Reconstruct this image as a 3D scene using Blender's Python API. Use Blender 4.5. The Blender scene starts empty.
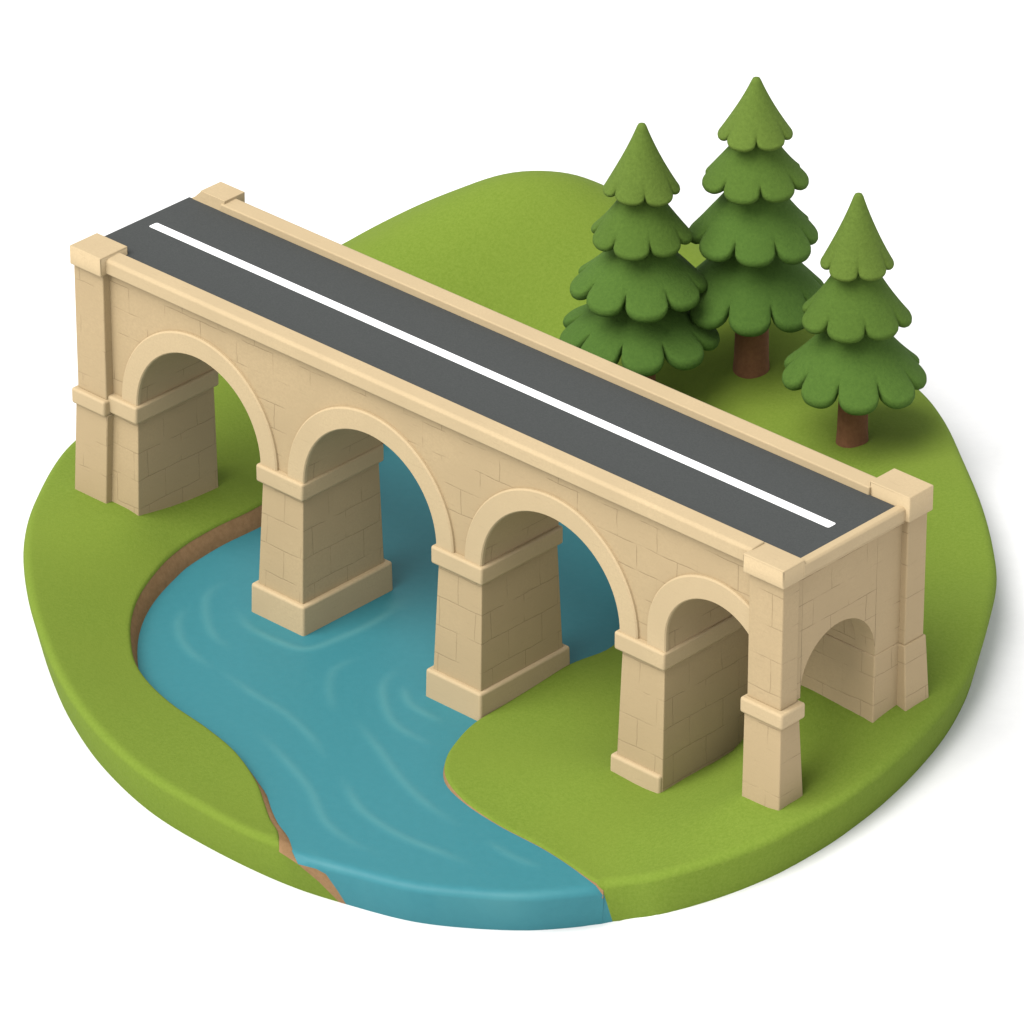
import bpy, bmesh, math, random
import numpy as np
from mathutils import Vector, Matrix
from mathutils.geometry import delaunay_2d_cdt

random.seed(4)
S = bpy.context.scene
COL = S.collection
Z0 = 14.7                     # road parapet above the river, metres; the water is z = 0

# ------------------------------------------------------------------ camera
EL, YAW, DIST, FPX = math.radians(29.272), math.radians(-43.136), 295.852, 7000.0
cy, sy, ce, se = math.cos(YAW), math.sin(YAW), math.cos(EL), math.sin(EL)
FWD = np.array([sy*ce, cy*ce, -se]); RGT = np.array([cy, -sy, 0.0]); UPV = np.cross(RGT, FWD)
CAM = -DIST*FWD + np.array([31.043, -5.386, Z0])

def bp(px, py, z):
    d = FWD + RGT*(px-512)/FPX - UPV*(py-512)/FPX
    t = (z-CAM[2])/d[2]
    return CAM + t*d

cam = bpy.data.cameras.new('camera')
cam.sensor_width = 36.0
cam.lens = FPX/1024*36.0
cam.clip_start, cam.clip_end = 1.0, 6000.0
camo = bpy.data.objects.new('camera', cam)
COL.objects.link(camo)
M = Matrix(((RGT[0], UPV[0], -FWD[0], CAM[0]), (RGT[1], UPV[1], -FWD[1], CAM[1]),
            (RGT[2], UPV[2], -FWD[2], CAM[2]), (0, 0, 0, 1)))
camo.matrix_world = M
S.camera = camo

# ------------------------------------------------------------------ light
SUN_EL = math.radians(57); SUN_DIR = Vector((-0.16, -0.99, 0)).normalized()
w = bpy.data.worlds.new('World'); S.world = w; w.use_nodes = True
nt = w.node_tree; nt.nodes.clear()
sky = nt.nodes.new('ShaderNodeTexSky'); sky.sky_type = 'NISHITA'; sky.sun_disc = False
sky.sun_elevation = SUN_EL
sky.sun_rotation = math.atan2(SUN_DIR.x, SUN_DIR.y)
hs = nt.nodes.new('ShaderNodeHueSaturation'); hs.inputs['Saturation'].default_value = 0.10
bg = nt.nodes.new('ShaderNodeBackground'); bg.inputs['Strength'].default_value = 0.145
wo = nt.nodes.new('ShaderNodeOutputWorld')
nt.links.new(sky.outputs[0], hs.inputs['Color']); nt.links.new(hs.outputs[0], bg.inputs[0]); nt.links.new(bg.outputs[0], wo.inputs[0])
sl = bpy.data.lights.new('sun', 'SUN'); sl.energy = 2.45; sl.angle = math.radians(48); sl.color = (1.0, 0.97, 0.93)
so = bpy.data.objects.new('sun', sl); COL.objects.link(so)
sdir = Vector((SUN_DIR.x*math.cos(SUN_EL), SUN_DIR.y*math.cos(SUN_EL), math.sin(SUN_EL)))
so.rotation_euler = sdir.to_track_quat('Z', 'Y').to_euler()
so.location = (0, -60, 80)
S.view_settings.view_transform = 'Standard'; S.view_settings.look = 'None'
S.view_settings.gamma = 1.0; S.view_settings.exposure = 0.8

# ------------------------------------------------------------------ materials
def new_mat(name):
    m = bpy.data.materials.new(name); m.use_nodes = True
    n = m.node_tree.nodes; l = m.node_tree.links
    b = n['Principled BSDF']
    return m, n, l, b

def mixc(n, l, fac, a, b_, mode='MIX'):
    x = n.new('ShaderNodeMix'); x.data_type = 'RGBA'; x.blend_type = mode
    for sock, v in ((0, fac), (6, a), (7, b_)):
        if hasattr(v, 'links'): l.new(v, x.inputs[sock])
        elif isinstance(v, (int, float)): x.inputs[sock].default_value = v
        else: x.inputs[sock].default_value = (*v, 1)
    return x.outputs[2]

def noise(n, l, vec, scale, detail=3.0, rough=0.55):
    t = n.new('ShaderNodeTexNoise'); t.inputs['Scale'].default_value = scale
    t.inputs['Detail'].default_value = detail; t.inputs['Roughness'].default_value = rough
    if vec is not None: l.new(vec, t.inputs['Vector'])
    return t.outputs['Fac']

def mrange(n, l, v, a, b_, c=0.0, d=1.0):
    r = n.new('ShaderNodeMapRange'); r.interpolation_type = 'SMOOTHSTEP'
    l.new(v, r.inputs['Value'])
    for k, x in zip(('From Min', 'From Max', 'To Min', 'To Max'), (a, b_, c, d)): r.inputs[k].default_value = x
    return r.outputs['Result']

def math2(n, l, op, a, b_):
    m = n.new('ShaderNodeMath'); m.operation = op
    for i, v in enumerate((a, b_)):
        if isinstance(v, (int, float)): m.inputs[i].default_value = v
        else: l.new(v, m.inputs[i])
    return m.outputs[0]

def bump(n, l, bsdf, h, strength, dist):
    b = n.new('ShaderNodeBump'); b.inputs['Strength'].default_value = strength; b.inputs['Distance'].default_value = dist
    l.new(h, b.inputs['Height']); l.new(b.outputs[0], bsdf.inputs['Normal'])

def stone(name, base, lines=None, cover=(0.4, 0.5), seed=0.0, bw=2.15, bh=1.42):
    m, n, l, b = new_mat(name)
    tc = n.new('ShaderNodeTexCoord')
    big = noise(n, l, tc.outputs['Object'], 0.22, 3)
    fine = noise(n, l, tc.outputs['Object'], 9.0, 5, 0.7)
    c = mixc(n, l, mrange(n, l, big, 0.3, 0.7), [x*0.92 for x in base], [min(1, x*1.06) for x in base])
    c = mixc(n, l, mrange(n, l, fine, 0.3, 0.75), [x*0.93 for x in base], c)
    # long faint tooling scratches
    mp = n.new('ShaderNodeMapping'); l.new(tc.outputs['UV'], mp.inputs['Vector'])
    mp.inputs['Scale'].default_value = (0.55, 6.0, 1); mp.inputs['Location'].default_value = (seed, seed*1.7, 0)
    scr = mrange(n, l, noise(n, l, mp.outputs[0], 1.6, 4, 0.6), 0.60, 0.68)
    c = mixc(n, l, math2(n, l, 'MULTIPLY', scr, 0.16), c, [x*0.55 for x in base])
    h = math2(n, l, 'MULTIPLY', fine, 0.35)
    if lines:
        # drifting joint lines between blocks, worn away over part of the face
        wob = n.new('ShaderNodeTexNoise'); wob.inputs['Scale'].default_value = 0.9; wob.inputs['Detail'].default_value = 3
        l.new(tc.outputs['UV'], wob.inputs['Vector'])
        vs = n.new('ShaderNodeVectorMath'); vs.operation = 'SCALE'; vs.inputs['Scale'].default_value = 0.16
        l.new(wob.outputs['Color'], vs.inputs[0])
        va = n.new('ShaderNodeVectorMath'); va.operation = 'ADD'
        l.new(tc.outputs['UV'], va.inputs[0]); l.new(vs.outputs[0], va.inputs[1])
        vb = n.new('ShaderNodeVectorMath'); vb.operation = 'ADD'
        l.new(va.outputs[0], vb.inputs[0]); vb.inputs[1].default_value = (seed, seed*0.37, 0)
        br = n.new('ShaderNodeTexBrick')
        l.new(vb.outputs[0], br.inputs['Vector'])
        br.inputs['Color1'].default_value = (0, 0, 0, 1); br.inputs['Color2'].default_value = (0, 0, 0, 1)
        br.inputs['Mortar'].default_value = (1, 1, 1, 1)
        br.inputs['Scale'].default_value = 1.0; br.inputs['Mortar Size'].default_value = 0.028
        br.inputs['Mortar Smooth'].default_value = 0.6; br.inputs['Bias'].default_value = 0.0
        br.inputs['Brick Width'].default_value = bw; br.inputs['Row Height'].default_value = bh
        ms = n.new('ShaderNodeVectorMath'); ms.operation = 'ADD'; l.new(tc.outputs['UV'], ms.inputs[0])
        ms.inputs[1].default_value = (seed*3.1, seed*2.3, seed)
        mask = mrange(n, l, noise(n, l, ms.outputs[0], 0.55, 2), *cover)
        ln = math2(n, l, 'MULTIPLY', br.outputs['Fac'], mask)
        c = mixc(n, l, math2(n, l, 'MULTIPLY', ln, lines), c, [base[0]*0.36, base[1]*0.32, base[2]*0.28])
        h = math2(n, l, 'SUBTRACT', h, math2(n, l, 'MULTIPLY', ln, 1.0))
    l.new(c, b.inputs['Base Color'])
    b.inputs['Roughness'].default_value = 0.8; b.inputs['Specular IOR Level'].default_value = 0.2
    bump(n, l, b, h, 0.35, 0.05)
    return m

ST = (0.340, 0.255, 0.144)
M_trim = stone('trim_stone', (0.385, 0.295, 0.173))
M_pier = stone('pier_masonry', ST, lines=0.34, cover=(0.38, 0.55), seed=1.3)
M_wall = stone('wall_masonry', ST, lines=0.45, cover=(0.44, 0.58), seed=4.1, bw=2.3, bh=1.25)
M_post = stone('post_stone', ST, lines=0.4, cover=(0.42, 0.6), seed=7.7, bw=3.1, bh=1.6)

def speckled(name, c1, c2, scale, rough, spec, bstr, bdist, big=None):
    m, n, l, b = new_mat(name)
    tc = n.new('ShaderNodeTexCoord')
    f = noise(n, l, tc.outputs['Object'], scale, 6, 0.75)
    c = mixc(n, l, mrange(n, l, f, 0.3, 0.7), c1, c2)
    if big:
        g = noise(n, l, tc.outputs['Object'], big[0], 3)
        c = mixc(n, l, math2(n, l, 'MULTIPLY', mrange(n, l, g, 0.35, 0.7), big[1]), c, big[2])
    l.new(c, b.inputs['Base Color'])
    b.inputs['Roughness'].default_value = rough; b.inputs['Specular IOR Level'].default_value = spec
    if bstr: bump(n, l, b, f, bstr, bdist)
    return m

M_grass = speckled('lawn_grass', (0.106, 0.160, 0.018), (0.132, 0.188, 0.026), 6.5, 0.95, 0.1, 0.3, 0.07, (0.12, 0.5, (0.128, 0.178, 0.023)))
M_soil = speckled('bank_soil', (0.20, 0.118, 0.056), (0.25, 0.15, 0.075), 3.0, 0.95, 0.1, 0.4, 0.06)
M_white = speckled('white_ground', (0.63, 0.63, 0.63), (0.65, 0.65, 0.65), 1.0, 0.9, 0.1, 0, 0)
M_road = speckled('asphalt', (0.034, 0.037, 0.036), (0.046, 0.049, 0.047), 14.0, 0.85, 0.25, 0.25, 0.02)
M_line = speckled('road_paint', (0.78, 0.78, 0.77), (0.82, 0.82, 0.81), 12.0, 0.6, 0.3, 0, 0)
M_bark = speckled('bark', (0.115, 0.052, 0.024), (0.150, 0.068, 0.032), 4.0, 0.9, 0.15, 0.5, 0.06)
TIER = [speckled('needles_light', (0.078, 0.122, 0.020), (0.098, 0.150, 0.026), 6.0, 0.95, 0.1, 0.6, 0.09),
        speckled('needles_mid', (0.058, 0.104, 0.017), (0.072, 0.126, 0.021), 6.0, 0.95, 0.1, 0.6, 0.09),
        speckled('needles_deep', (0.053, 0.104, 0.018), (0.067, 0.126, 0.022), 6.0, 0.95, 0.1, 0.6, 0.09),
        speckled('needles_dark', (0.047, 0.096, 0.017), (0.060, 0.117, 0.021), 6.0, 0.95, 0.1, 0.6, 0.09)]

def water_mat():
    m, n, l, b = new_mat('river_water')
    tc = n.new('ShaderNodeTexCoord')
    at = n.new('ShaderNodeAttribute'); at.attribute_name = 'ripple'
    f = noise(n, l, tc.outputs['Object'], 2.5, 4)
    c = mixc(n, l, f, (0.026, 0.142, 0.166), (0.032, 0.160, 0.186))
    c = mixc(n, l, math2(n, l, 'MULTIPLY', at.outputs['Fac'], 0.5), c, (0.075, 0.22, 0.225))
    l.new(c, b.inputs['Base Color'])
    b.inputs['Roughness'].default_value = 0.5; b.inputs['Specular IOR Level'].default_value = 0.18
    bump(n, l, b, noise(n, l, tc.outputs['Object'], 1.1, 4), 0.12, 0.12)
    return m
M_water = water_mat()

# ------------------------------------------------------------------ object helpers
def link(name, me, mat, parent=None):
    if mat is not None: me.materials.append(mat)
    o = bpy.data.objects.new(name, me); COL.objects.link(o)
    if parent is not None: o.parent = parent
    return o

def uv_box(bm):
    """metre UVs: along the face's level direction, and up."""
    bm.normal_update()
    uv = bm.loops.layers.uv.verify()
    for f in bm.faces:
        nrm = f.normal
        if abs(nrm.z) > 0.8: t, s = Vector((1, 0, 0)), Vector((0, 1, 0))
        elif abs(nrm.x) > abs(nrm.y): t, s = Vector((0, 1, 0)), Vector((0, 0, 1))
        else: t, s = Vector((1, 0, 0)), Vector((0, 0, 1))
        off = 7.3 if abs(nrm.x) > abs(nrm.y) else 0.0
        for lp in f.loops: lp[uv].uv = (lp.vert.co.dot(t)+off, lp.vert.co.dot(s))

def mesh_obj(name, bm, mat, parent=None, bevel=0.0, seg=3, smooth_deg=35):
    bmesh.ops.recalc_face_normals(bm, faces=bm.faces)
    uv_box(bm)
    me = bpy.data.meshes.new(name); bm.to_mesh(me); bm.free()
    for p in me.polygons: p.use_smooth = True
    o = link(name, me, mat, parent)
    if bevel:
        md = o.modifiers.new('bevel', 'BEVEL'); md.width = bevel; md.segments = seg
        md.limit_method = 'ANGLE'; md.angle_limit = math.radians(30); md.harden_normals = False
        md.use_clamp_overlap = True
    me.set_sharp_from_angle(angle=math.radians(smooth_deg))
    return o

def frust(bm, b0, z0, b1, z1):
    """box whose bottom rectangle b0 = (x0,x1,y0,y1) at z0 tapers to b1 at z1."""
    vs = []
    for (x0, x1, y0, y1), z in ((b0, z0), (b1, z1)):
        vs += [bm.verts.new((x, y, z)) for x, y in ((x0, y0), (x1, y0), (x1, y1), (x0, y1))]
    bm.faces.new(vs[3::-1]); bm.faces.new(vs[4:8])
    for i in range(4):
        j = (i+1) % 4
        bm.faces.new((vs[i], vs[j], vs[4+j], vs[4+i]))

def box(bm, x0, x1, y0, y1, z0, z1): frust(bm, (x0, x1, y0, y1), z0, (x0, x1, y0, y1), z1)

def prism(bm, pts, axis, a0, a1):
    """pts: outline in the plane across the axis; x-axis takes (y,z), y-axis takes (x,z)."""
    def mk(p, a): return (a, p[0], p[1]) if axis == 'x' else (p[0], a, p[1])
    A = [bm.verts.new(mk(p, a0)) for p in pts]; B = [bm.verts.new(mk(p, a1)) for p in pts]
    bm.faces.new(A); bm.faces.new(B[::-1])
    for i in range(len(pts)):
        j = (i+1) % len(pts)
        bm.faces.new((A[i], B[i], B[j], A[j]))

def arched(bm, axis, cols, top, a0, a1):
    """wall of columns (u, z_bottom) from the bottom line up to top, between depths a0 and a1."""
    def mk(u, a, z): return (a, u, z) if axis == 'x' else (u, a, z)
    rows = []
    for u, zb in cols:
        rows.append([bm.verts.new(mk(u, a0, zb)), bm.verts.new(mk(u, a0, top)), bm.verts.new(mk(u, a1, top)), bm.verts.new(mk(u, a1, zb))])
    for p, q in zip(rows, rows[1:]):
        for i in range(4):
            j = (i+1) % 4
            bm.faces.new((p[i], p[j], q[j], q[i]))
    bm.faces.new(rows[0]); bm.faces.new(rows[-1][::-1])

def empty(name, loc=(0, 0, 0)):
    o = bpy.data.objects.new(name, None); COL.objects.link(o); o.location = loc
    o.empty_display_size = 0.5
    return o

# ------------------------------------------------------------------ plan curves
def catmull(P, closed=False, step=0.5):
    P = [np.array(p, float) for p in P]; out = []
    n = len(P)
    rng = range(n) if closed else range(n-1)
    for i in rng:
        p1, p2 = P[i], P[(i+1) % n]
        p0 = P[(i-1) % n] if closed or i > 0 else 2*p1-p2
        p3 = P[(i+2) % n] if closed or i+2 < n else 2*p2-p1
        t0 = 0.0; t1 = t0+np.linalg.norm((p1-p0)[:2])**.5; t2 = t1+np.linalg.norm((p2-p1)[:2])**.5; t3 = t2+np.linalg.norm((p3-p2)[:2])**.5
        k = max(1, int(round(np.linalg.norm((p2-p1)[:2])/step)))
        for s in range(k):
            t = t1+(t2-t1)*s/k
            A1 = (t1-t)/(t1-t0)*p0+(t-t0)/(t1-t0)*p1; A2 = (t2-t)/(t2-t1)*p1+(t-t1)/(t2-t1)*p2; A3 = (t3-t)/(t3-t2)*p2+(t-t2)/(t3-t2)*p3
            B1 = (t2-t)/(t2-t0)*A1+(t-t0)/(t2-t0)*A2; B2 = (t3-t)/(t3-t1)*A2+(t-t1)/(t3-t1)*A3
            out.append((t2-t)/(t2-t1)*B1+(t-t1)/(t2-t1)*B2)
    if not closed: out.append(P[-1])
    return np.array(out)

def inside(P, poly):
    x, y = P[:, 0], P[:, 1]; c = np.zeros(len(P), bool)
    j = len(poly)-1
    for i in range(len(poly)):
        xi, yi = poly[i][:2]; xj, yj = poly[j][:2]
        if yi != yj:
            k = ((yi > y) != (yj > y)) & (x < (xj-xi)*(y-yi)/(yj-yi)+xi)
            c ^= k
        j = i
    return c

def dist_line(P, L, closed=False):
    L = np.asarray(L)[:, :2]
    A = L if closed else L[:-1]; B = np.roll(L, -1, 0) if closed else L[1:]
    best = np.full(len(P), 1e9)
    for a, b in zip(A, B):
        d = b-a; q = max(d@d, 1e-12)
        t = np.clip(((P[:, :2]-a)@d)/q, 0, 1)
        best = np.minimum(best, np.hypot(*(P[:, :2]-a-t[:, None]*d).T))
    return best

T = 1.95                                     # thickness of the turf slab
def rim(px, py, zb): p = bp(px, py, zb); return (p[0], p[1], zb)
def crest(px, py, zt): p = bp(px, py, zt); return np.array((p[0], p[1], zt))
UC = 0.48                                    # the cut side leans in towards its foot
RIM = [rim(*a) for a in [
    (344, 902, -1.68), (410, 919, -1.7), (470, 926, -1.7), (530, 928, -1.65), (575, 925, -1.68), (613, 920, -1.6), (658, 913, -.75), (717, 897, -.05), (776, 874, .65),
    (834, 842, 1.25), (864, 821, 1.55), (887, 803, 1.75), (920, 772, 2.05), (953, 733, 2.3), (975, 694, 2.4), (988, 652, 2.4)]]
hind = [crest(*a) for a in [(992, 572, 3.9), (988, 540, 3.9), (977, 500, 3.8), (958, 455, 3.5), (932, 415, 3.2), (905, 388, 3.0),
        (860, 354, 3.0), (800, 308, 3.6), (700, 250, 4.6), (602, 192, 6.3), (573, 180, 6.8), (541, 176, 7.0), (506, 179, 6.8), (471, 191, 6.2), (418, 214, 5.0), (359, 247, 3.8)]]
left_back = [crest(*a) for a in [(270, 300, 3.0), (180, 370, 2.4), (110, 415, 2.1), (72, 442, 2.0), (40, 492, 2.0), (27, 535, 2.0)]]
ctr = np.array([14.0, 14.0])
def out_by(p, d, dz):
    q = p[:2]-ctr; q = q/np.linalg.norm(q)
    return (p[0]+q[0]*d, p[1]+q[1]*d, p[2]+dz)
for k, p in enumerate(hind):
    q_ = min(1.0, max(0.0, (k-3)/6)); RIM.append(out_by(p, 0.25+2.3*q_, -T-1.0*q_))
for p in left_back: RIM.append(out_by(p, .15, -T))
RIM += [rim(*a) for a in [(29, 628, .1), (45, 680, -.1), (63, 718, -.25), (93, 761, -.5), (143, 808, -.8), (202, 844, -1.15), (280, 881, -1.5)]]
OUT = catmull(RIM, True, 0.45)
OUT[:, 2] -= .22
_t = np.roll(OUT[:, :2], -1, 0)-np.roll(OUT[:, :2], 1, 0); _t /= np.linalg.norm(_t, axis=1)[:, None]
INW = np.c_[-_t[:, 1], _t[:, 0]]             # towards the inside of the slab
FOOT = np.c_[OUT[:, :2]+INW*UC, OUT[:, 2]-.42]
def wall_pt(k, z, ztop, proud=0.0):
    """point of the leaning side below outline point k at height z"""
    k %= len(OUT); f = (ztop-z)/(ztop-FOOT[k, 2])
    return np.array([*(OUT[k, :2]+INW[k]*(UC*f-proud)), z])
def pix(p):
    d = np.asarray(p)-CAM; q = d@FWD
    return 512+FPX*(d@RGT)/q, 512-FPX*(d@UPV)/q
NO = len(OUT)

# banks, as the edge of the turf: pixel of the reference view, height of the turf edge
LB = [(278, 833, .15), (271, 819, .25), (264, 800, .34), (258, 783, .42), (236, 751, .5), (206, 726, .55), (171, 702, .6), (147, 679, .68), (135, 660, .75),
      (131, 640, .8), (131, 620, .85), (138, 597, .88), (153, 574, .9), (178, 549, .9), (213, 527, .9), (258, 505, .9), (300, 478, .9), (345, 450, .85), (384, 424, .8), (420, 402, .8), (455, 382, .8)]
RB = [(596, 884, .06), (577, 869, .07), (545, 848, .07), (498, 823, .08), (463, 798, .16), (446, 776, .32), (446, 757, .38), (457, 739, .38), (474, 722, .34),
      (510, 700, .3), (545, 678, .42), (575, 661, .5), (612, 645, .55), (632, 605, .6), (630, 550, .6), (600, 490, .7), (560, 440, .8), (520, 395, .8), (485, 378, .8)]
def bank(L): return np.array([(*bp(px, py, z)[:2], z) for px, py, z in L])
LBp, RBp = bank(LB), bank(RB)
iL = int(np.argmin(np.hypot(*(OUT[:, :2]-bp(306, 853, 0)[:2]).T)))
iLg = int(np.argmin(np.hypot(*(OUT[:, :2]-bp(285, 842, 0)[:2]).T)))
iR = int(np.argmin(np.hypot(*(OUT[:, :2]-bp(602, 890, 0)[:2]).T)))
bankline = catmull(np.vstack([[(*OUT[iLg][:2], .0)], LBp, RBp[::-1], [(*OUT[iR][:2], .0)]]), False, 0.4)   # left side, head, right side
arc_lawn_k = [k % NO for k in range(iR, iR+(iLg-iR) % NO+1)]
arc_lip_k = [k % NO for k in range(iL, iL+(iR-iL) % NO+1)]
arc_lawn = [OUT[k] for k in arc_lawn_k]; arc_lip = [OUT[k] for k in arc_lip_k]

# ------------------------------------------------------------------ turf height field
CP = [(p[0], p[1], p[2]+T) for p in RIM]
CP += [tuple(p) for p in hind[7:]]
CP += [tuple(p) for p in np.vstack([LBp[1:], RBp[1:]])]
CP += [(-.8, -1.1, 2.04), (1.2, -1.1, 2.04), (3.3, -1, 1.97), (3.0, 4.5, 1.42), (35.7, -1, .68), (32.7, -1, .70), (35.7, 1.6, .77), (35.7, 4.5, 1.0),
       (42.6, -1.1, 2.87), (40.6, -1.1, 2.76), (42.6, .6, 2.9), (42.9, 6.9, 4.36), (42.9, 8.5, 4.4), (42.3, 5.3, 4.32), (40.4, 5.2, 4.42), (38.3, 5.2, 4.5), (37.5, 5.2, 4.4), (41.6, -1.15, 2.68), (42.65, -.3, 2.9), (39.2, -1, 2.0), (42.5, 3, 3.55), (40.6, 0, 2.85), (40, 3, 2.9), (37.6, 2, 1.9), (25.4, 4.6, .55), (29.5, -1, .45), (29.0, -9, .3)]
CP = np.array(CP)
def tps_fit(P, lam=0.004):
    X = P[:, :2]/20; n = len(X)
    d = np.hypot(*(X[:, None]-X[None]).transpose(2, 0, 1)); K = np.where(d > 0, d*d*np.log(d+1e-12), 0)+lam*np.eye(n)*.1
    Q = np.c_[np.ones(n), X]; A = np.block([[K, Q], [Q.T, np.zeros((3, 3))]])
    return X, np.linalg.solve(A, np.r_[P[:, 2], 0, 0, 0])
TX_, TW_ = tps_fit(CP)
def turf(P):
    P = np.asarray(P, float); X = P[:, :2]/20
    d = np.hypot(*(X[:, None]-TX_[None]).transpose(2, 0, 1)); K = np.where(d > 0, d*d*np.log(d+1e-12), 0)
    return K@TW_[:-3]+TW_[-3]+X@TW_[-2:]
def turf1(x, y): return float(turf(np.array([[x, y]]))[0])

def rings(poly, ds):
    """points stepped inwards from a closed plan outline (counter-clockwise or not)"""
    P = poly[:, :2]; t = np.roll(P, -1, 0)-np.roll(P, 1, 0); t /= np.linalg.norm(t, axis=1)[:, None]
    nrm = np.c_[-t[:, 1], t[:, 0]]
    if not inside((P+nrm*.3), P).mean() > .5: nrm = -nrm
    return [P+nrm*d for d in ds]

def round_drop(d, r, h):
    q = np.clip(1-d/r, 0, 1)
    return h*(1-np.sqrt(np.clip(1-q*q, 0, 1)))

def cdt_mesh(boundary, free):
    nb = len(boundary)
    pts = [Vector(p[:2]) for p in boundary]+[Vector(p[:2]) for p in free]
    ed = [(i, (i+1) % nb) for i in range(nb)]
    v, e, f, ov, oe, of = delaunay_2d_cdt(pts, ed, [], 0, 1e-5)
    V = np.array([(a.x, a.y) for a in v]); F = [t for t in f if len(t) == 3]
    cen = np.array([V[list(t)].mean(0) for t in F]); k = inside(cen, np.array([p[:2] for p in boundary]))
    return V, [t for t, g in zip(F, k) if g], ov

lawn_poly = np.array([p[:2] for p in arc_lawn]+[p[:2] for p in bankline[1:-1]])
gx = np.arange(-25, 75, 0.7)
lo, hi = OUT[:, :2].min(0), OUT[:, :2].max(0)
G = np.array([(x+(.35 if r % 2 else 0), y) for r, y in enumerate(np.arange(lo[1], hi[1], .62)) for x in np.arange(lo[0], hi[0], .7)])
G = G[inside(G, lawn_poly)]
G = G[(dist_line(G, OUT, True) > .85) & (dist_line(G, bankline) > .55)]
RG = np.vstack(rings(OUT, (.02, .06, .12, .2, .3, .42, .6)))
RG = RG[inside(RG, lawn_poly)]; RG = RG[dist_line(RG, bankline) > .3]
Pb = bankline[:, :2]; tb = np.gradient(Pb, axis=0); tb /= np.linalg.norm(tb, axis=1)[:, None]
nb_ = np.c_[-tb[:, 1], tb[:, 0]]
if not inside(Pb[5:-5]+nb_[5:-5]*.25, lawn_poly).mean() > .5: nb_ = -nb_
BR_ = np.vstack([Pb+nb_*d for d in (.05, .12, .25)])
BR_ = BR_[inside(BR_, lawn_poly)]; BR_ = BR_[(dist_line(BR_, OUT, True) > .12)&(dist_line(BR_, bankline) > .04)]
V, F, ov = cdt_mesh(lawn_poly, np.vstack([G, RG, BR_]))
def lawn_z(P):
    P = np.asarray(P, float)
    d = dist_line(P, OUT, True); db = dist_line(P, bankline)
    return turf(P)-round_drop(d, .42, .38)-round_drop(db, .14, .1)
Zl = lawn_z(V)
bm = bmesh.new()
bv = [bm.verts.new((x, y, z)) for (x, y), z in zip(V, Zl)]
for t in F: bm.faces.new([bv[i] for i in t])
bm.verts.index_update()
skirt = []
for k in range(len(arc_lawn)):
    p = arc_lawn[k]
    j = int(np.argmin(np.hypot(V[:, 0]-p[0], V[:, 1]-p[1])))
    skirt.append((j, p))
low = [bm.verts.new(FOOT[k]) for k in arc_lawn_k]
for k in range(len(skirt)-1):
    if 0 < (iLg-arc_lawn_k[k]) % NO <= 9: continue
    if (arc_lawn_k[k]-iR) % NO < 5: continue
    try: bm.faces.new((bv[skirt[k][0]], bv[skirt[k+1][0]], low[k+1], low[k]))
    except ValueError: pass
terrain = mesh_obj('terrain', bm, M_grass, smooth_deg=70)
terrain['kind'] = 'structure'

def cen0(p): return ctr
# soil face of the banks
bm = bmesh.new()
topz = lawn_z(Pb)
def bank_off(i):
    if not inb[i] and i > 30: return .03
    z = topz[i]; return .08+.45*max(0.0, min(1.0, (z-.55)/.3))+(.30 if i < 20 else 0)*min(1, max(0, (20-i)/8))
inb = inside(Pb-nb_*.75, OUT[:, :2]) & (dist_line(Pb, OUT, True) > .9)
zrim = np.array([OUT[int(np.argmin(np.hypot(OUT[:, 0]-p[0], OUT[:, 1]-p[1]))), 2] for p in Pb])
NM = 9
dflt = [Pb[i]-nb_[i]*bank_off(i) for i in range(len(Pb))]
def low_pt(i):
    if i >= NM: return dflt[i]
    return dflt[i]+(OUT[iL, :2]-dflt[0])*(1-i/NM)**1.1
rowA = [bm.verts.new((*(Pb[i]-nb_[i]*-.02), topz[i]+.012)) for i in range(len(Pb))]
rowM = [bm.verts.new((*(Pb[i]*.62+low_pt(i)*.38), max(topz[i]*.6, -.3) if i else topz[0]*.62-.36*.38)) for i in range(len(Pb))]
rowB = [bm.verts.new((*low_pt(i), -.36 if i == 0 else (-.5 if i > len(Pb)-6 else -.12))) for i in range(len(Pb))]
rowC = [bm.verts.new((*(Pb[i]-nb_[i]*(bank_off(i)+.02)*(1 if i > NM else 0)), -1.6 if inb[i] else zrim[i]-.2)) for i in range(len(Pb))]
near_rim = dist_line(Pb, OUT, True) < .75
for A, B in ((rowA, rowM), (rowM, rowB), (rowB, rowC)):
    for i in range(len(A)-1):
        if B is rowC and (near_rim[i] or near_rim[i+1]): continue
        bm.faces.new((A[i], A[i+1], B[i+1], B[i]))
# on the cut side of the slab the edge of the turf and of the earth curves down to the foot
def curve_y(C, x): return float(np.interp(x, [c[0] for c in C], [c[1] for c in C]))
def side_column(P, foot, inw, zt, curves):
    """heights at which the curves (given in the reference view) cross one column of the leaning side"""
    zs = np.linspace(zt, foot[2], 120)
    pts = [np.array([*(P[:2]+inw*(UC*(zt-z)/(zt-foot[2]))), z]) for z in zs]
    X = np.array([pix(p) for p in pts]); out = [pts[0]]
    last = 0
    for C in curves:
        below = [i for i in range(len(zs)) if X[i, 1] >= curve_y(C, X[i, 0])]
        last = max(last, below[0] if below else len(zs)-1)
        q = pts[last]
        if below and last == below[0] and last > 0:
            u0 = curve_y(C, X[last-1, 0])-X[last-1, 1]; u1 = X[last, 1]-curve_y(C, X[last, 0])
            q = pts[last-1]+(pts[last]-pts[last-1])*(u0/max(1e-6, u0+u1))
        out.append(q)
    out.append(pts[-1])
    return out
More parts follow.
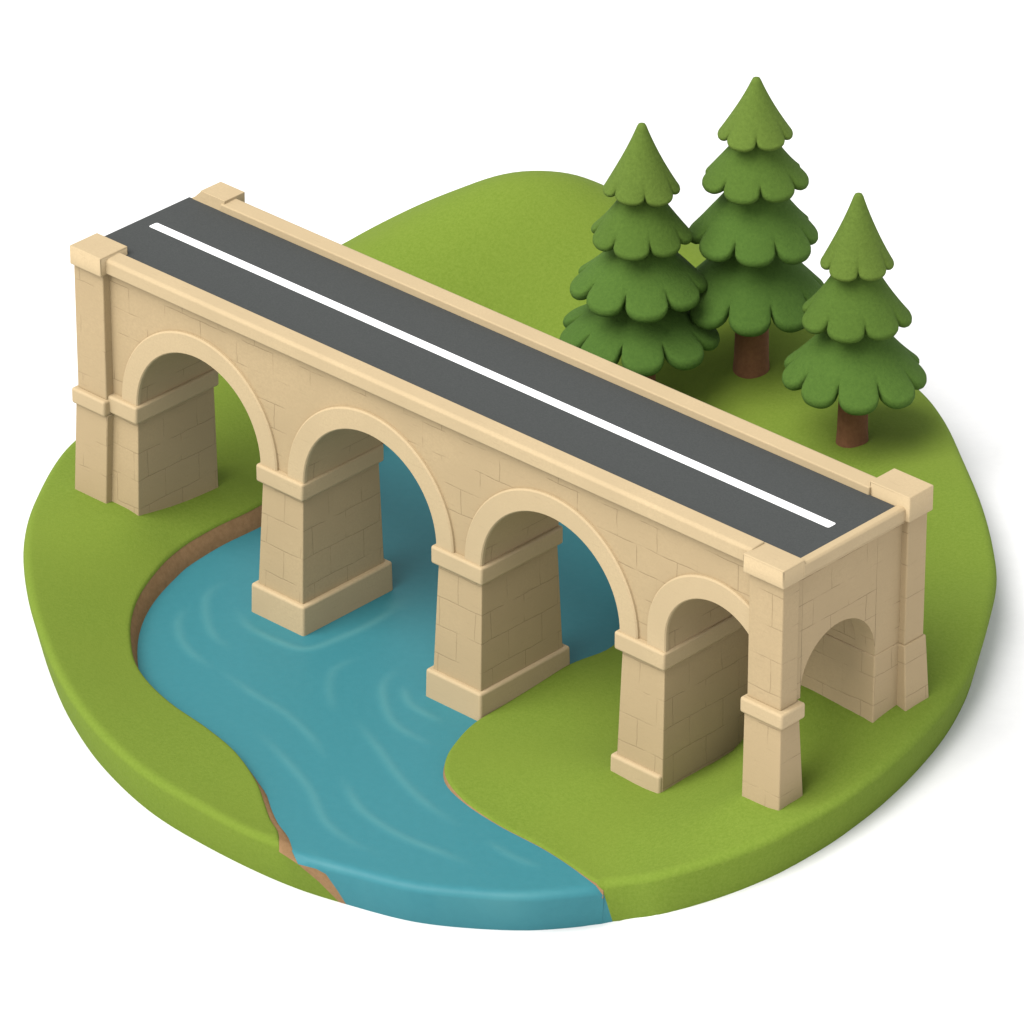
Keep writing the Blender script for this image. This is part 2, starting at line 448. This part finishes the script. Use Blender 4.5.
def mouth(k0, k1, top_fn, curves, bms, sub=1):
    prev = None
    for kk in range(k0*sub, k1*sub+1):
        k, f = divmod(kk, sub); f /= sub
        a_, b_ = k % NO, (k+1) % NO
        P = OUT[a_]*(1-f)+OUT[b_]*f; Fo = FOOT[a_]*(1-f)+FOOT[b_]*f; I = INW[a_]*(1-f)+INW[b_]*f
        zt = top_fn(a_)*(1-f)+top_fn(b_)*f
        cur = side_column(P, Fo, I, zt, curves)
        if prev is not None:
            for i, bmq in enumerate(bms):
                if np.linalg.norm(prev[i]-prev[i+1])+np.linalg.norm(cur[i]-cur[i+1]) > 1e-4:
                    bmq.faces.new([bmq.verts.new(v) for v in (prev[i], prev[i+1], cur[i+1], cur[i])])
        prev = cur
def lawn_top(k): return float(lawn_z(OUT[k % NO][None, :2])[0])
bm_side_turf, bm_side_water = bmesh.new(), bmesh.new()
CUT_A, CUT_L, CUT_R = 9, 14, 5               # outline steps left of, right of the left bank, and right of the right bank
Wc = [(200, 700), (296, 842), (306, 852), (320, 867), (333, 883), (340, 895), (345, 909), (360, 940)]
Gc = [(200, 800), (276, 838), (283, 847), (294, 861), (318, 881), (344, 907), (360, 940)]
mouth(iLg-CUT_A, iLg, lawn_top, [Gc], [bm, bm_side_turf])
mouth(iLg, iL, lambda k: lawn_top(iLg)+(-.36-lawn_top(iLg))*((k-iLg) % NO)/max(1, (iL-iLg) % NO), [Gc], [bm, bm_side_turf])
mouth(iL, iL+CUT_L, lambda k: -.36, [Wc, Gc], [bm_side_water, bm, bm_side_turf])
Rc = [(560, 860), (598, 884), (604, 894), (609, 904), (613, 924), (630, 980)]
mouth(iR, iR+CUT_R, lawn_top, [Rc], [bm_side_turf, bm_side_water])
soil = mesh_obj('river_bank', bm, M_soil, smooth_deg=80)
soil['kind'] = 'structure'
def merge(o, extra, dist):
    bmesh.ops.remove_doubles(extra, verts=extra.verts, dist=1e-4); extra.normal_update()
    tp = bpy.data.meshes.new('side'); extra.to_mesh(tp); extra.free()
    b2 = bmesh.new(); b2.from_mesh(o.data); b2.from_mesh(tp); bmesh.ops.remove_doubles(b2, verts=b2.verts, dist=dist); b2.to_mesh(o.data); b2.free()
    for p in o.data.polygons: p.use_smooth = True
    bpy.data.meshes.remove(tp)
merge(terrain, bm_side_turf, .004)

# ------------------------------------------------------------------ water
wl = np.array([low_pt(i)+nb_[i]*bank_off(i)*.5 if i else OUT[iL, :2] for i in range(len(Pb))])
water_poly = np.vstack([np.array([p[:2] for p in arc_lip]), wl[1:-1][::-1]])
RIP = [[(186, 605), (178, 625), (186, 647), (214, 671)], [(217, 668), (252, 693), (285, 713), (313, 739), (327, 761)],
       [(228, 579), (208, 594), (206, 616), (214, 636), (232, 651)], [(235, 607), (247, 625), (274, 640), (305, 649), (340, 638), (384, 616), (410, 590)],
       [(362, 656), (335, 669), (329, 687), (335, 713)], [(353, 717), (375, 744), (401, 779), (428, 805), (463, 829)],
       [(401, 667), (384, 682), (386, 709), (397, 726), (436, 748)], [(403, 684), (410, 704), (445, 724)],
       [(254, 728), (283, 757), (309, 788), (327, 823), (353, 843), (384, 856)], [(340, 774), (362, 810), (401, 836), (445, 854), (476, 867)],
       [(485, 840), (516, 858), (545, 869)], [(300, 845), (327, 863), (384, 884), (450, 893), (516, 894), (590, 888)]]
AMP = [.7, .7, .7, 1.0, .55, .75, .8, .8, .75, .85, .6, .55]
Wg = np.array([(x+(.09 if r % 2 else 0), y) for r, y in enumerate(np.arange(lo[1], hi[1], .155)) for x in np.arange(lo[0], 40, .18)])
Wg = Wg[inside(Wg, water_poly)]
dw = dist_line(Wg, water_poly, True)
front = Wg[:, 1] < 3
Wg = Wg[(dw > .12) & (front | (np.random.RandomState(1).rand(len(Wg)) < .12))]
WR = np.vstack(rings(OUT, (.04, .1, .2, .32)))
WR = WR[inside(WR, water_poly)]; WR = WR[dist_line(WR, wl) > .1]
Wg = np.vstack([Wg[dist_line(Wg, OUT, True) > .45], WR])
V, F, ov = cdt_mesh(water_poly, Wg)
rip = np.zeros(len(V))
for L, a in zip(RIP, AMP):
    c = catmull([bp(x, y, 0)[:2] for x, y in L], False, .3)
    seg = np.linspace(0, 1, len(c))
    d = np.hypot(V[:, None, 0]-c[None, :, 0], V[:, None, 1]-c[None, :, 1]); k = d.argmin(1)
    fade = np.clip(np.minimum(seg[k], 1-seg[k])*4, 0, 1)
    rip = np.maximum(rip, a*fade*np.exp(-(dist_line(V, c)/.21)**2))
zw = -round_drop(dist_line(V, OUT, True), .4, .36)+rip*.025
bm = bmesh.new()
lay = bm.verts.layers.float.new('ripple')
bv = []
for (x, y), z, r_ in zip(V, zw, rip):
    v = bm.verts.new((x, y, z)); v[lay] = r_; bv.append(v)
for t in F: bm.faces.new([bv[i] for i in t])
prev = None
for k_ in arc_lip_k:
    p = OUT[k_]
    j = int(np.argmin(np.hypot(V[:, 0]-p[0], V[:, 1]-p[1]))); lo_ = bm.verts.new(FOOT[k_])
    if prev and not (0 < (k_-iL) % NO <= CUT_L): bm.faces.new((bv[prev[0]], bv[j], lo_, prev[1]))
    prev = (j, lo_)
water = mesh_obj('river_water', bm, M_water, smooth_deg=70)
water['kind'] = 'structure'
merge(water, bm_side_water, .03)

# ------------------------------------------------------------------ white ground sheet round the slab
bm = bmesh.new()
cen = OUT[:, :2].mean(0)
prev = None
for s, wgt in ((.93, 1), (.985, 1), (1.03, 1), (1.1, .97), (1.25, .85), (1.5, .6), (2, .3), (3, .1), (6, 0), (14, 0), (60, 0)):
    row = [bm.verts.new((*(cen+(OUT[i, :2]-cen)*s), (OUT[i, 2]-.17)*wgt)) for i in range(0, NO, 2)]
    if prev:
        for i in range(len(row)):
            j = (i+1) % len(row); bm.faces.new((prev[i], prev[j], row[j], row[i]))
    prev = row
gnd = mesh_obj('ground', bm, M_white, smooth_deg=180)
gnd['kind'] = 'structure'

# ------------------------------------------------------------------ the bridge
bridge = empty('stone_bridge', (0, 0, 0))
bridge['label'] = 'tan stone arch bridge carrying an asphalt road with a single white line across the river'
bridge['category'] = 'bridge'
def zz(v): return Z0+v

SPR = -7.1
ARCH = [(7.15, -7.12, 4.0), (17.93, -7.15, 4.13), (28.84, -7.13, 4.13)]
A4 = (38.36, -6.35, 2.82)
def arch_cols(c, zc, r, n=28, spring=None):
    out = []
    if spring is not None: out.append((c-r, zz(spring)))
    for k in range(n+1):
        a = math.pi*(1-k/n); out.append((c+r*math.cos(a), zz(zc)+r*math.sin(a)))
    if spring is not None: out.append((c+r, zz(spring)))
    return out
TOPW = zz(-.62)
cols = [(1.2, zz(SPR))]
for c, z, r in ARCH: cols += arch_cols(c, z, r)
cols.append((34.2, zz(SPR)))
bm = bmesh.new(); arched(bm, 'y', cols, TOPW, -.5, 4.38)
mesh_obj('spandrel_wall', bm, M_wall, bridge, smooth_deg=40)
bm = bmesh.new(); vc = [(34.2, zz(SPR))]+arch_cols(*A4, spring=SPR)+[(41.2, zz(SPR))]
arched(bm, 'y', vc, TOPW, -.5, .42)
arched(bm, 'y', [c for c in vc if c[0] < A4[0]+.01]+[(41.2, zz(A4[1]+A4[2]))], TOPW, .42, 5.3)
mesh_obj('vaulted_wall', bm, M_wall, bridge, smooth_deg=40)
bm = bmesh.new()
arched(bm, 'x', [(-.45, zz(SPR))]+arch_cols(2.86, -6.85, 2.42, spring=SPR)+[(6.9, zz(SPR))], TOPW, 41.2, 42.3)
mesh_obj('end_wall', bm, M_wall, bridge, bevel=.05, smooth_deg=40)
bm = bmesh.new(); box(bm, 33.1, 41.2, 5.3, 6.9, zz(SPR), TOPW)
mesh_obj('back_wall', bm, M_pier, bridge)
bm = bmesh.new(); frust(bm, (33.1, 42.36, 5.22, 7.0), -1.0, (33.1, 42.34, 5.25, 7.0), zz(SPR))
mesh_obj('end_pier', bm, M_pier, bridge, bevel=.06)

# arch rings, proud of the wall
def arch_ring(c, zc, r0, r1, spring, xmax=None):
    bm = bmesh.new(); n = 40
    prof = []
    path = [(-1, spring, None)]
    ang = [math.pi*(1-k/n) for k in range(n+1)]
    rows = []
    def ring_at(ca, sa, zoff):
        sec = []
        for rr, yy in ((r0, -.44), (r0, -.60), (r0+.05, -.66), (r1-.07, -.66), (r1, -.60), (r1, -.44)):
            sec.append(bm.verts.new((c+rr*ca, yy, zz(zc)+rr*sa+zoff)))
        return sec
    rows.append(ring_at(-1, 0, spring-zc) if spring < zc-.05 else None)
    for a in ang:
        ca, sa = math.cos(a), math.sin(a)
        if xmax and c+r0*ca > xmax: break
        rows.append(ring_at(ca, sa, 0))
    else:
        if spring < zc-.05: rows.append(ring_at(1, 0, spring-zc))
    rows = [q for q in rows if q]
    for p, q in zip(rows, rows[1:]):
        for i in range(6):
            j = (i+1) % 6; bm.faces.new((p[i], p[j], q[j], q[i]))
    bm.faces.new(rows[0]); bm.faces.new(rows[-1][::-1])
    return mesh_obj('arch_ring', bm, M_trim, bridge, smooth_deg=28)
for c, z, r in ARCH: arch_ring(c, z, r-.05, r+1.0, z)
arch_ring(*A4[:2], A4[2]-.05, A4[2]+1.05, SPR, xmax=40.9)

# piers: masonry shaft with an impost band, some on a plinth
def pier(top, bot, zbot, impost, plinth=None, zi=(SPR, -7.98)):
    bm = bmesh.new(); frust(bm, bot, zz(zbot), top, zz(zi[1]+.05))
    p = mesh_obj('pier', bm, M_pier, bridge, bevel=.05)
    bm = bmesh.new(); box(bm, *impost, zz(zi[1]), zz(zi[0]+.01))
    mesh_obj('impost', bm, M_trim, p, bevel=.12, seg=4)
    if plinth:
        b0, z0, b1, z1 = plinth
        bm = bmesh.new()
        frust(bm, b0, zz(z0), b1, zz(z1))
        mesh_obj('plinth', bm, M_trim, p, bevel=.13, seg=4)
    return p
pier((1.3, 3.16, -.6, 4.3), (1.3, 3.24, -.85, 4.4), -14.5, (1.3, 3.32, -.85, 4.5))
pier((11.18, 13.72, -.58, 4.32), (11.02, 13.88, -.86, 4.45), -13.6, (10.95, 13.9, -.8, 4.5), ((10.72, 14.13, -1.1, 4.8), -15.6, (10.76, 14.1, -1.06, 4.76), -13.22))
pier((22.1, 24.72, -.58, 4.32), (21.98, 24.92, -.86, 4.5), -13.7, (21.82, 24.92, -.8, 4.5), ((21.68, 25.12, -1.1, 4.85), -15.6, (21.72, 25.08, -1.06, 4.8), -13.3))
pier((33.05, 35.5, -.58, 5.28), (32.92, 35.70, -.86, 5.29), -15.4, (32.74, 35.66, -.8, 5.35), ((32.7, 35.64, -1.0, -.1), -15.4, (32.72, 35.62, -.97, -.1), -13.2))

# deck, road, kerb-like parapets
bm = bmesh.new(); box(bm, -.42, 42.42, -.44, 7.2, zz(-1.2), zz(-.36))
mesh_obj('deck_slab', bm, M_trim, bridge, bevel=.04)
bm = bmesh.new(); box(bm, -.45, 42.22, -.05, 6.5, zz(-.365), zz(-.30))
road = mesh_obj('road_surface', bm, M_road, bridge)
bm = bmesh.new()
pts = []
x0, x1, y0, y1, rr = .32, 41.36, 3.12, 3.64, .10
for cx_, cy_, a0 in ((x1-rr, y0+rr, -90), (x1-rr, y1-rr, 0), (x0+rr, y1-rr, 90), (x0+rr, y0+rr, 180)):
    for k in range(6):
        a = math.radians(a0+k*18); pts.append((cx_+rr*math.cos(a), cy_+rr*math.sin(a)))
bm.faces.new([bm.verts.new((x, y, zz(-.294))) for x, y in pts])
mesh_obj('centre_line', bm, M_line, road)

def extr(name, prof, x0, x1, axis='x', bev=.07):
    bm = bmesh.new(); prism(bm, [(p[0], zz(p[1])) for p in prof], axis, x0, x1)
    return mesh_obj(name, bm, M_trim, bridge, bevel=bev, seg=4)
extr('parapet', [(-.86, -.78), (-.86, -.16), (-.74, -.04), (0.03, .0), (0.03, -.36), (-.43, -.36), (-.43, -.78)], 1.6, 40.5, bev=.06)
extr('parapet', [(6.44, -.34), (6.46, .06), (7.30, .10), (7.40, .02), (7.40, -.9), (6.9, -.9), (6.9, -.34)], 1.6, 40.75, bev=.06)
extr('end_coping', [(42.2, -.36), (42.2, -.27), (42.58, -.24), (42.68, -.34), (42.68, -.88), (42.31, -.88), (42.31, -.36)], .05, 6.7, axis='y', bev=.05)

def corner_post(up, low, cap, band, zg, pyramid=.06, lean=0.0):
    """up/low: rectangles of the shaft above and at the foot; cap/band: rectangle + two heights."""
    bm = bmesh.new()
    frust(bm, up, zz(band[2]), up, zz(cap[1]+.05))
    frust(bm, low, zg, (up[0]-.08, up[1]+.08, up[2]-.08, up[3]+.08), zz(band[1]+.02))
    p = mesh_obj('corner_post', bm, M_post, bridge, bevel=.06)
    bm = bmesh.new()
    r = cap[0]
    frust(bm, r, zz(cap[1]), (r[0]+lean, r[1], r[2]+lean*.25, r[3]), zz(cap[2]-pyramid))
    top = [v for v in bm.verts if v.co.z > zz(cap[2]-pyramid)-.01]
    f = [f for f in bm.faces if all(v in top for v in f.verts)][0]
    c = f.calc_center_median()
    res = bmesh.ops.inset_region(bm, faces=[f], thickness=.3, depth=0)
    for v in f.verts: v.co.z = zz(cap[2])
    mesh_obj('cap', bm, M_trim, p, bevel=.14, seg=4)
    if band[0]:
        bm = bmesh.new(); box(bm, *band[0], zz(band[1]), zz(band[2]+.02))
        mesh_obj('band', bm, M_trim, p, bevel=.12, seg=4)
    return p
corner_post((-.40, 1.50, -.95, .5), (-.72, 1.42, -1.15, .5), ((-.38, 1.64, -1.2, .55), -.84, .11), ((-.6, 1.58, -1.2, .5), -8.08, -7.3), 1.0)
corner_post((40.52, 42.42, -.95, .12), (40.5, 42.66, -1.18, .5), ((40.38, 42.66, -1.22, .16), -1.0, -.10), ((40.34, 42.72, -1.22, .34), -7.85, -7.12), 1.5)
corner_post((40.9, 42.62, 6.88, 8.15), (40.8, 42.93, 6.82, 8.5), ((40.66, 42.88, 6.60, 8.2), -.92, .3), (None, -7.16, -7.16), 2.5)
corner_post((-.2, 1.2, 6.6, 7.8), (.3, .9, 6.6, 7.1), ((-.42, 1.78, 6.42, 7.9), -.5, .22), ((-.3, 1.3, 6.5, 7.8), -2.3, -1.9), zz(-3.2), lean=.62)

# ------------------------------------------------------------------ pine trees
def skirt_tier(R, ztop, zhem, lobes, phase, rtop, seed):
    """one bell of foliage: smooth cone on top, plump scalloped hem, closed underneath."""
    rnd = random.Random(seed)
    n = lobes*20
    lob_r = [rnd.uniform(-.05, .05) for _ in range(lobes)]; lob_l = [1+rnd.uniform(-.15, .15) for _ in range(lobes)]
    H = ztop-zhem; hang = R*.21
    bm = bmesh.new(); rows = []
    ts = [0, .05, .12, .2, .3, .4, .5, .58, .66, .73, .79, .84, .88, .915, .945, .97, .99, 1.0]
    arc = [(20, 0), (50, 0), (80, 0), (110, 0), (140, 0), (170, 0), (0, .72), (0, .45)]
    for t in ts+arc:
        under = isinstance(t, tuple)
        tt = 1.0 if under else t
        row = []
        for k in range(n):
            th = 2*math.pi*k/n; u = (k/20.0) % lobes
            i = int(u); s = abs((u-i)-.5)*2              # 0 at a lobe's middle, 1 in the notch
            lobe = math.sqrt(max(0, 1-s**2.4))
            g = max(0.0, (tt-.60)/.40)**1.8              # scallops fade out up the cone
            base = rtop+(R-rtop)*(0.80*tt**1.02+0.20*tt**2.0)
            along = hang*g*(lobe*lob_l[i]-.5)
            r = base*(1+g*(.12*(lobe-.85)+lob_r[i]*.7*lobe))+along*.72*(R-rtop)/H
            z = ztop-H*tt-along*.8
            if under:
                rho = .10*R*(.55+.45*lobe)
                dl = math.hypot(R*.75, H+hang*.5); dr, dz = R*.75/dl, -(H+hang*.5)/dl
                nr, nz = -dz, dr
                if t[1] == 0:
                    ph_ = math.radians(t[0]); c_, s_ = math.cos(ph_), math.sin(ph_)
                    r, z = r-nr*rho+rho*(nr*c_+dr*s_), z-nz*rho+rho*(nz*c_+dz*s_)
                else:
                    r *= t[1]; z = zhem+(.12 if t[1] > .6 else .25)*R+(z-zhem)*.4*(t[1] > .6)
            a = th+phase
            row.append(bm.verts.new((r*math.cos(a), r*math.sin(a), z)))
        rows.append(row)
    for p, q in zip(rows, rows[1:]):
        for k in range(n):
            j = (k+1) % n; bm.faces.new((p[k], p[j], q[j], q[k]))
    if rtop < .35:                                        # rounded tip
        c = bm.verts.new((0, 0, ztop+rtop*.75))
        mid = [bm.verts.new((v.co.x*.72, v.co.y*.72, ztop+rtop*.5)) for v in rows[0]]
        for k in range(n):
            j = (k+1) % n
            bm.faces.new((rows[0][k], mid[k], mid[j], rows[0][j])); bm.faces.new((mid[k], c, mid[j]))
    else: bm.faces.new(rows[0][::-1])
    bm.faces.new(rows[-1])
    return bm

def ground_at(px, py):
    z = 3.0
    for _ in range(40):
        p = bp(px, py, z); z = z*.5+.5*turf1(p[0], p[1])
    return p[0], p[1], z

LOBES = {4: [(6, 0), (7, .12), (8, .5), (9, .4)], 3: [(6, 0), (7, .2), (9, .55)]}

def pine(px, py, apex, tiers, trunk_hw, label, ph):
    x, y, z = ground_at(px, py)
    d = (np.array([x, y, z])-CAM)@FWD; sc = FPX/d
    def hgt(yy):
        lo_, hi_ = -2.0, 30.0
        for _ in range(40):
            mid = (lo_+hi_)/2; q = np.array([x, y, z+mid])-CAM
            if 512-FPX*(q@UPV)/(q@FWD) > yy: lo_ = mid
            else: hi_ = mid
        return mid
    t = empty('pine_tree', (x, y, z)); t['label'] = label; t['category'] = 'tree'; t['group'] = 'pine trees behind the bridge'
    bm = bmesh.new(); rw = trunk_hw/sc
    rows = []
    for zq, f in ((-.5, 1.05), (0, 1.03), (.5, .98), (hgt(tiers[-1][1])+.8, .88)):
        rows.append([bm.verts.new((rw*f*math.cos(a)*(1+.03*math.sin(3*a)), rw*f*math.sin(a), zq)) for a in [2*math.pi*k/24 for k in range(24)]])
    for p, q in zip(rows, rows[1:]):
        for k in range(24): bm.faces.new((p[k], p[(k+1) % 24], q[(k+1) % 24], q[k]))
    bm.faces.new(rows[0][::-1]); bm.faces.new(rows[-1])
    mesh_obj('trunk', bm, M_bark, t, smooth_deg=60)
    top = apex
    for i, (hw, yw) in enumerate(tiers):
        R = hw/sc*(.94 if i == 0 else .90); zh = hgt(yw-.27*hw)
        if i == 0: zt, rt = hgt(apex)-.17, .23
        else:
            zt = hgt(tiers[i-1][1])+.16*(hgt(tiers[i-1][1])-zh); rt = R*.34
        mi = min(3, i + (1 if len(tiers) == 4 and i == 2 else 0)) if len(tiers) == 4 else i
        nl, off = LOBES[len(tiers)][i]                    # lobes round the hem; off = where a notch sits, in lobes from the camera side
        bm = skirt_tier(R, zt, zh, nl, math.atan2(-FWD[1], -FWD[0])+off*2*math.pi/nl+ph, rt, seed=int(px)+i)
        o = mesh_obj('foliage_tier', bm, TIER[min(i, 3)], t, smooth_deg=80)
    return t
pine(639, 404, 123, [(38, 195), (52, 244), (69, 297), (79, 347)], 17, 'pine tree with four scalloped tiers and hidden trunk, nearest the green hilltop', .1)
pine(751, 367, 77, [(37, 140), (54, 188), (67, 246), (79, 309)], 18, 'tallest pine tree, brown trunk showing, standing between the two others', 0)
pine(852, 440, 193, [(37, 270), (56, 326), (74, 387)], 16, 'smallest pine tree with only three tiers and bare brown trunk beside the bridge end', .0)
